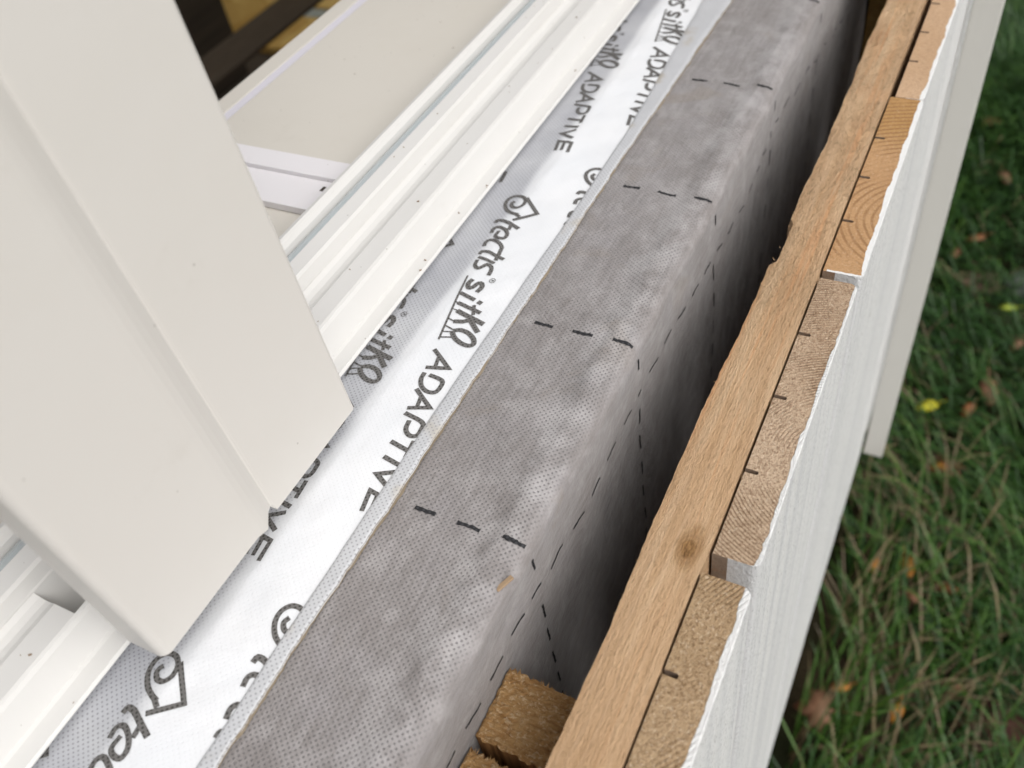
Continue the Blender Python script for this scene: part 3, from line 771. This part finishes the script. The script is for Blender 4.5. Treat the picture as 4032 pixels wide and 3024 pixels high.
# lettering: every word as strokes laid on the sheet (x along the reading direction, y towards the letter tops, mm)
G = [
 # spiral house emblem
 ([(31.4, 12.2), (30.0, 9.0), (27.4, 5.2), (23.2, 2.6), (19.0, 2.5), (16.2, 5.0), (16.3, 8.8), (19.0, 11.8), (22.8, 12.3), (25.2, 10.2), (24.8, 7.2), (22.4, 5.6), (20.3, 6.6)], 1.95, 1),
 ([(36.0, 11.2), (29.6, 21.4), (18.0, 12.2)], 1.9, 0), ([(31.0, 11.0), (33.2, 13.6)], 1.9, 0),
 # tectis
 ([(37.6, 2.6), (35.6, 3.3), (36.0, 6.2), (38.6, 10.8), (42.0, 16.3)], 2.2, 1), ([(38.9, 11.8), (43.6, 11.8)], 1.9, 0),
 ([(45.6, 3.6), (42.2, 3.6), (41.0, 6.0), (43.4, 10.0), (46.8, 12.2), (49.9, 11.8), (49.9, 9.0), (48.0, 6.6), (44.0, 7.2)], 2.0, 1),
 ([(56.2, 3.9), (52.6, 3.7), (51.1, 5.9), (53.4, 10.4), (56.2, 12.9), (58.5, 13.2), (66.0, 13.4)], 2.0, 1),
 ([(62.2, 4.0), (60.2, 4.4), (60.2, 7.2), (62.4, 12.0), (64.6, 17.0)], 2.0, 1),
 ([(64.2, 4.2), (68.0, 13.6)], 1.8, 0),
 ([(66.2, 4.6), (70.4, 5.0), (72.8, 7.4), (71.0, 9.3), (69.4, 10.6), (70.6, 13.0), (73.2, 13.9), (76.6, 13.9)], 2.0, 1),
 # registered mark
 ([(79.7+1.5*math.cos(a), 17.0+1.3*math.sin(a)) for a in [i*.6 for i in range(12)]], .35, 1),
 ([(79.2, 16.4), (79.5, 17.6), (80.2, 17.5), (79.7, 17.0), (80.2, 16.4)], .3, 0),
 # sitka with its line and tree shapes
 ([(78.0, 4.5), (98, 5.7), (119.0, 7.2)], 1.0, 0),
 ([(80.4, 8.0), (83.4, 6.9), (86.2, 8.1), (85.6, 9.9), (82.6, 11.3), (82.6, 13.0), (85.0, 13.9), (88.4, 12.8)], 2.3, 1),
 ([(90.0, 5.6), (93.3, 13.8)], 2.1, 0), ([(93.9, 15.4), (94.8, 17.6)], 2.2, 0),
 ([(96.3, 6.9), (97.2, 10.0), (100.4, 19.2)], 2.1, 0), ([(96.2, 14.6), (102.2, 16.4)], 1.6, 0),
 ([(101.0, 8.4), (106.6, 22.9)], 2.5, 0), ([(107.6, 9.4), (107.0, 13.4), (104.8, 17.0)], 2.4, 0), ([(105.0, 16.0), (111.8, 22.2)], 2.4, 0),
 ([(113.0, 11.4), (111.9, 14.4), (113.0, 18.4), (116.0, 21.9), (118.9, 22.9), (120.2, 21.0), (119.2, 17.2), (116.6, 13.4), (113.6, 11.2)], 2.3, 1),
 ([(96.0, 5.8), (96.4, 7.4)], .7, 0), ([(100.2, 6.0), (100.8, 8.6)], .6, 0), ([(106.2, 6.4), (107.5, 9.8)], .8, 0), ([(110.6, 6.6), (112.6, 11.8)], .8, 0), ([(114.4, 6.9), (113.4, 11.6)], .7, 0), ([(117.6, 7.1), (116.6, 13.0)], .8, 0),
 # ADAPTIVE
 ([(124.9, 7.7), (133.9, 17.8), (135.4, 8.2)], 1.9, 0), ([(129.0, 11.4), (134.8, 12.1)], 1.7, 0),
 ([(138.2, 9.0), (141.8, 9.0), (145.6, 10.8), (147.8, 14.2), (147.4, 17.4), (144.6, 18.5), (140.9, 17.8), (139.0, 11.4)], 2.0, 1),
 ([(147.4, 9.3), (155.6, 18.7), (157.7, 9.8)], 1.9, 0), ([(151.2, 12.9), (157.0, 13.6)], 1.7, 0),
 ([(160.3, 10.0), (163.4, 18.8), (166.6, 19.9), (170.0, 19.4), (170.6, 16.6), (168.0, 13.9), (163.6, 13.5)], 2.0, 1),
 ([(174.8, 10.6), (177.6, 19.2)], 2.0, 0), ([(172.6, 19.4), (180.8, 19.4)], 1.9, 0),
 ([(182.2, 11.0), (184.8, 19.6)], 2.0, 0),
 ([(187.4, 19.2), (190.2, 11.9), (195.6, 19.6)], 2.0, 0),
 ([(206.6, 13.4), (197.6, 12.6), (200.0, 20.4), (208.6, 20.6)], 1.9, 0), ([(199.0, 16.3), (206.8, 16.8)], 1.8, 0),
]
th = math.radians(7.0); ct_, st_ = math.cos(th), math.sin(th)
texts = []
for i in range(-3, 4):
    for j in (-2, -1, 0, 1, 2):
        ou, on = i*259+j*-30-0, j*-26+(3.9 if j == -1 else -2.2 if j == 1 else 0)
        bend = -.026 if (j == 1 and i == 0) else 0
        V, UV, F = [], [], []
        clip = lambda u, n: (-234 < n < strip_left(u)+.6) and -560 < u < 655
        for pts, wd, sm in G:
            q = [(330+ou-(x*ct_-y*st_), -200+on+(x*st_+y*ct_)+bend*(x-105)-(max(0, 100-x)*.06 if j == 1 else 0)) for x, y in pts]
            if all(p[1] > -150 or p[1] < -236 for p in q): continue
            ribbon(V, UV, F, q, wd, white_P, .22, 0, clip, bool(sm))
        if F: mesh_obj('printed_text', V, F, M_ink, wm, uvs=UV)

b = NB('chip_wood', .8); M_chip = b.out(b.mix(b.noise(b.map(), 400, 2), (.42, .30, .19), (.30, .20, .12)))
# wood chip lying on the fold of the grey sheet
p = grey_P(118, s_of_n(-97.2)) if False else Vector(Wp(119, -99.4, -255.6-1.2))
o = box('wood_chip', -3.4, 3.4, -.9, .9, -.4, .4, M_chip, None, .15); o.location = (0, 0, 0)
for v_ in o.data.vertices: v_.co.z -= H
o.location = Vector(Wp(120, -100.6, -256.9)); o.rotation_euler = (.2, .1, 1.57+math.pi/2-.45)
tag(o, 'tiny tan wood chip lying on the fold of the grey membrane', 'wood chip')

# ------------------------------------------------------------------ window frame
win = thing('window_frame', 'white plastic window bottom frame with upright and cream inner sill', 'window')
prof = [(-214.5, -262), (-213.5, -252.8), (-203.2, -252.4), (-202.4, -251.0), (-203.2, -249.9), (-209.0, -249.2), (-210.3, -248.6), (-213.2, -238.2), (-214.0, -236.8), (-215.2, -236.3), (-224.0, -236.0),
        (-226.5, -237.0), (-229.0, -237.3), (-231.5, -236.6), (-233.6, -235.4), (-234.1, -236.4), (-234.6, -235.2), (-235.2, -230.0), (-236.0, -228.6), (-243.0, -227.8), (-243.5, -233.5),
        (-248.9, -233.5), (-249.4, -226.8), (-250.6, -224.6), (-252.2, -223.7), (-254.0, -223.9), (-255.4, -225.2), (-256.0, -227.2), (-256.0, -262)]
def rail_fn(u, j, n, z):
    if 49.5 <= u <= 64 and j in (10, 11, 12, 13):      # drainage slot
        z = -256
        n = {10: -226.0, 11: -226.2, 12: -229, 13: -232.0}[j]
    return n, z
stn = sorted(set([-600, -300, 49.4, 49.5, 64, 64.1, 150, 300, 450, 662]))
o = extrude_u('bottom_rail', prof, stn, [M_pvc, M_gasket], win, fn=rail_fn)
o.modifiers.new('bevel', 'BEVEL').width = .0005; o.modifiers['bevel'].segments = 2; o.modifiers['bevel'].limit_method = 'ANGLE'; o.modifiers['bevel'].angle_limit = math.radians(28)
gp = [(-243.7, -231.4), (-243.9, -228.9), (-244.4, -228.5), (-245.0, -229.3), (-245.4, -229.3), (-245.9, -228.5), (-247.4, -228.7), (-247.7, -229.6), (-247.8, -231.4)]
g_ = extrude_u('gasket', gp, [-600, 0, 300, 662], [M_gasket], win)
sl = [(-256.3, -262), (-256.3, -240.4), (-367.5, -240), (-367.8, -241.2), (-374.0, -241.2), (-374.3, -240), (-386.4, -240), (-387.4, -241), (-387.4, -262)]
extrude_u('inner_sill', sl, [-600, 0, 300, 662], [M_sill], win, bevel=.3)
box('groove_insert', -600, 662, -368.1, -373.7, -241.1, -240.2, M_lav, win, 0)
# cross rail lying over the sill: raised rim, recess, blunt inner edge
cr = M_lav
M_cr = mat_pvc('cool_white_rail', (.76, .74, .76), .4)
box('cross_rail', 251.5, 273.5, -264, -386, -239.9, -236.2, M_cr, win, .2)
box('cross_rail', 251.5, 273.5, -257.5, -263.9, -239.9, -235.9, M_cr, win, .2)
box('cross_rail', 273.6, 287, -257.5, -386, -239.9, -233.9, M_cr, win, .3)
box('fixing_hole', 266, 269.5, -268.6, -270.4, -236.15, -236.05, M_dark, win, 0)

# the big upright (mullion) in the foreground, leaning a hair
def upright():
    front = -175.0
    pl = []
    r = 3.2
    for a in range(180, 89, -15): pl.append((49+r+r*math.cos(math.radians(a)), front-r+r*math.sin(math.radians(a))))
    pl += [(94.5, front), (97, front-.15), (99.5, front-.6), (102, front-1.4), (104.2, front-2.3), (105.8, front-2.9), (106.4, front-2.7), (107.4, front-2.6), (108.4, front-2.6), (154.0, front-2.6), (155.2, front-3.0), (156, front-4), (156, front-22)]
    pl += [(150, front-24), (150, -282), (78, -282), (78, front-28), (62, front-19), (50.5, front-17), (49, front-15.5)]
    k = len(pl)
    V = []
    zz = [-235.0, -234.6, 200, 900]
    for i, z in enumerate(zz):
        for j, (u, n) in enumerate(pl):
            z2 = z
            if i < 2:
                if 101 < u < 107 and n > -180: z2 = z+.8
                elif u <= 98: z2 = z-.5
                else: z2 = z-3.0
            uu = u-(z2+235)*math.tan(math.radians(1.9))*(1 if z < 900 else 1)
            if n < -200 : uu = u
            ins = .35 if i == 0 else 0
            V.append(Wp(uu, n-ins if n > -180 else n, z2))
    F = [tuple(range(k)), tuple((len(zz)-1)*k+j for j in reversed(range(k)))]
    for i in range(len(zz)-1):
        for j in range(k):
            j2 = (j+1) % k; F.append((i*k+j, i*k+j2, (i+1)*k+j2, (i+1)*k+j))
    o = mesh_obj('upright', V, F, M_pvc_up, win); fix(o)
    o['label'] = 'broad cream white upright with a shallow groove, cut off at its foot'
    return o
upright()
# jambs and head outside the view
box('jamb', 600, 659, -202, -290, -227, 899, M_pvc_up, win, 1)
box('jamb', -618, -560, -202, -290, -227, 899, M_pvc_up, win, 1)

# sawdust crumbs lying on the frame and sill
cv, cf = [], []
def crumb(u, n, z, s, a):
    b0 = len(cv); c, si = math.cos(a), math.sin(a)
    for dz in (0, .5*s):
        for (x, y) in ((-s, -s*.35), (s, -s*.3), (s*.8, s*.4), (-s*.7, s*.35)):
            cv.append(Wp(u+x*c-y*si, n+x*si+y*c, z+dz))
    for f in ((0, 1, 2, 3), (4, 7, 6, 5), (0, 4, 5, 1), (1, 5, 6, 2), (2, 6, 7, 3), (3, 7, 4, 0)): cf.append(tuple(b0+i for i in f))
for i in range(48):
    u = random.uniform(20, 560)
    n, z = random.choice([(random.uniform(-365, -262), -239.9), (random.uniform(-223, -215.5), -235.9), (random.uniform(-242, -237), -228), (random.uniform(-208.5, -202.5), -249.3)])
    if n < -257: z = -240.2
    if 250 < u < 292 and n < -257: continue
    crumb(u, n, z, random.choice([.25, .3, .4, .6]), random.uniform(0, 3.1))
b = NB('sawdust', .9); M_crumb = b.out(b.mix(b.noise(b.map(), 90, 2), (.14, .085, .05), (.34, .22, .12)))
o = mesh_obj('sawdust_crumbs', cv, cf, M_crumb); tag(o, 'scattered sawdust crumbs on the white frame and cream sill', 'sawdust', kind='stuff')
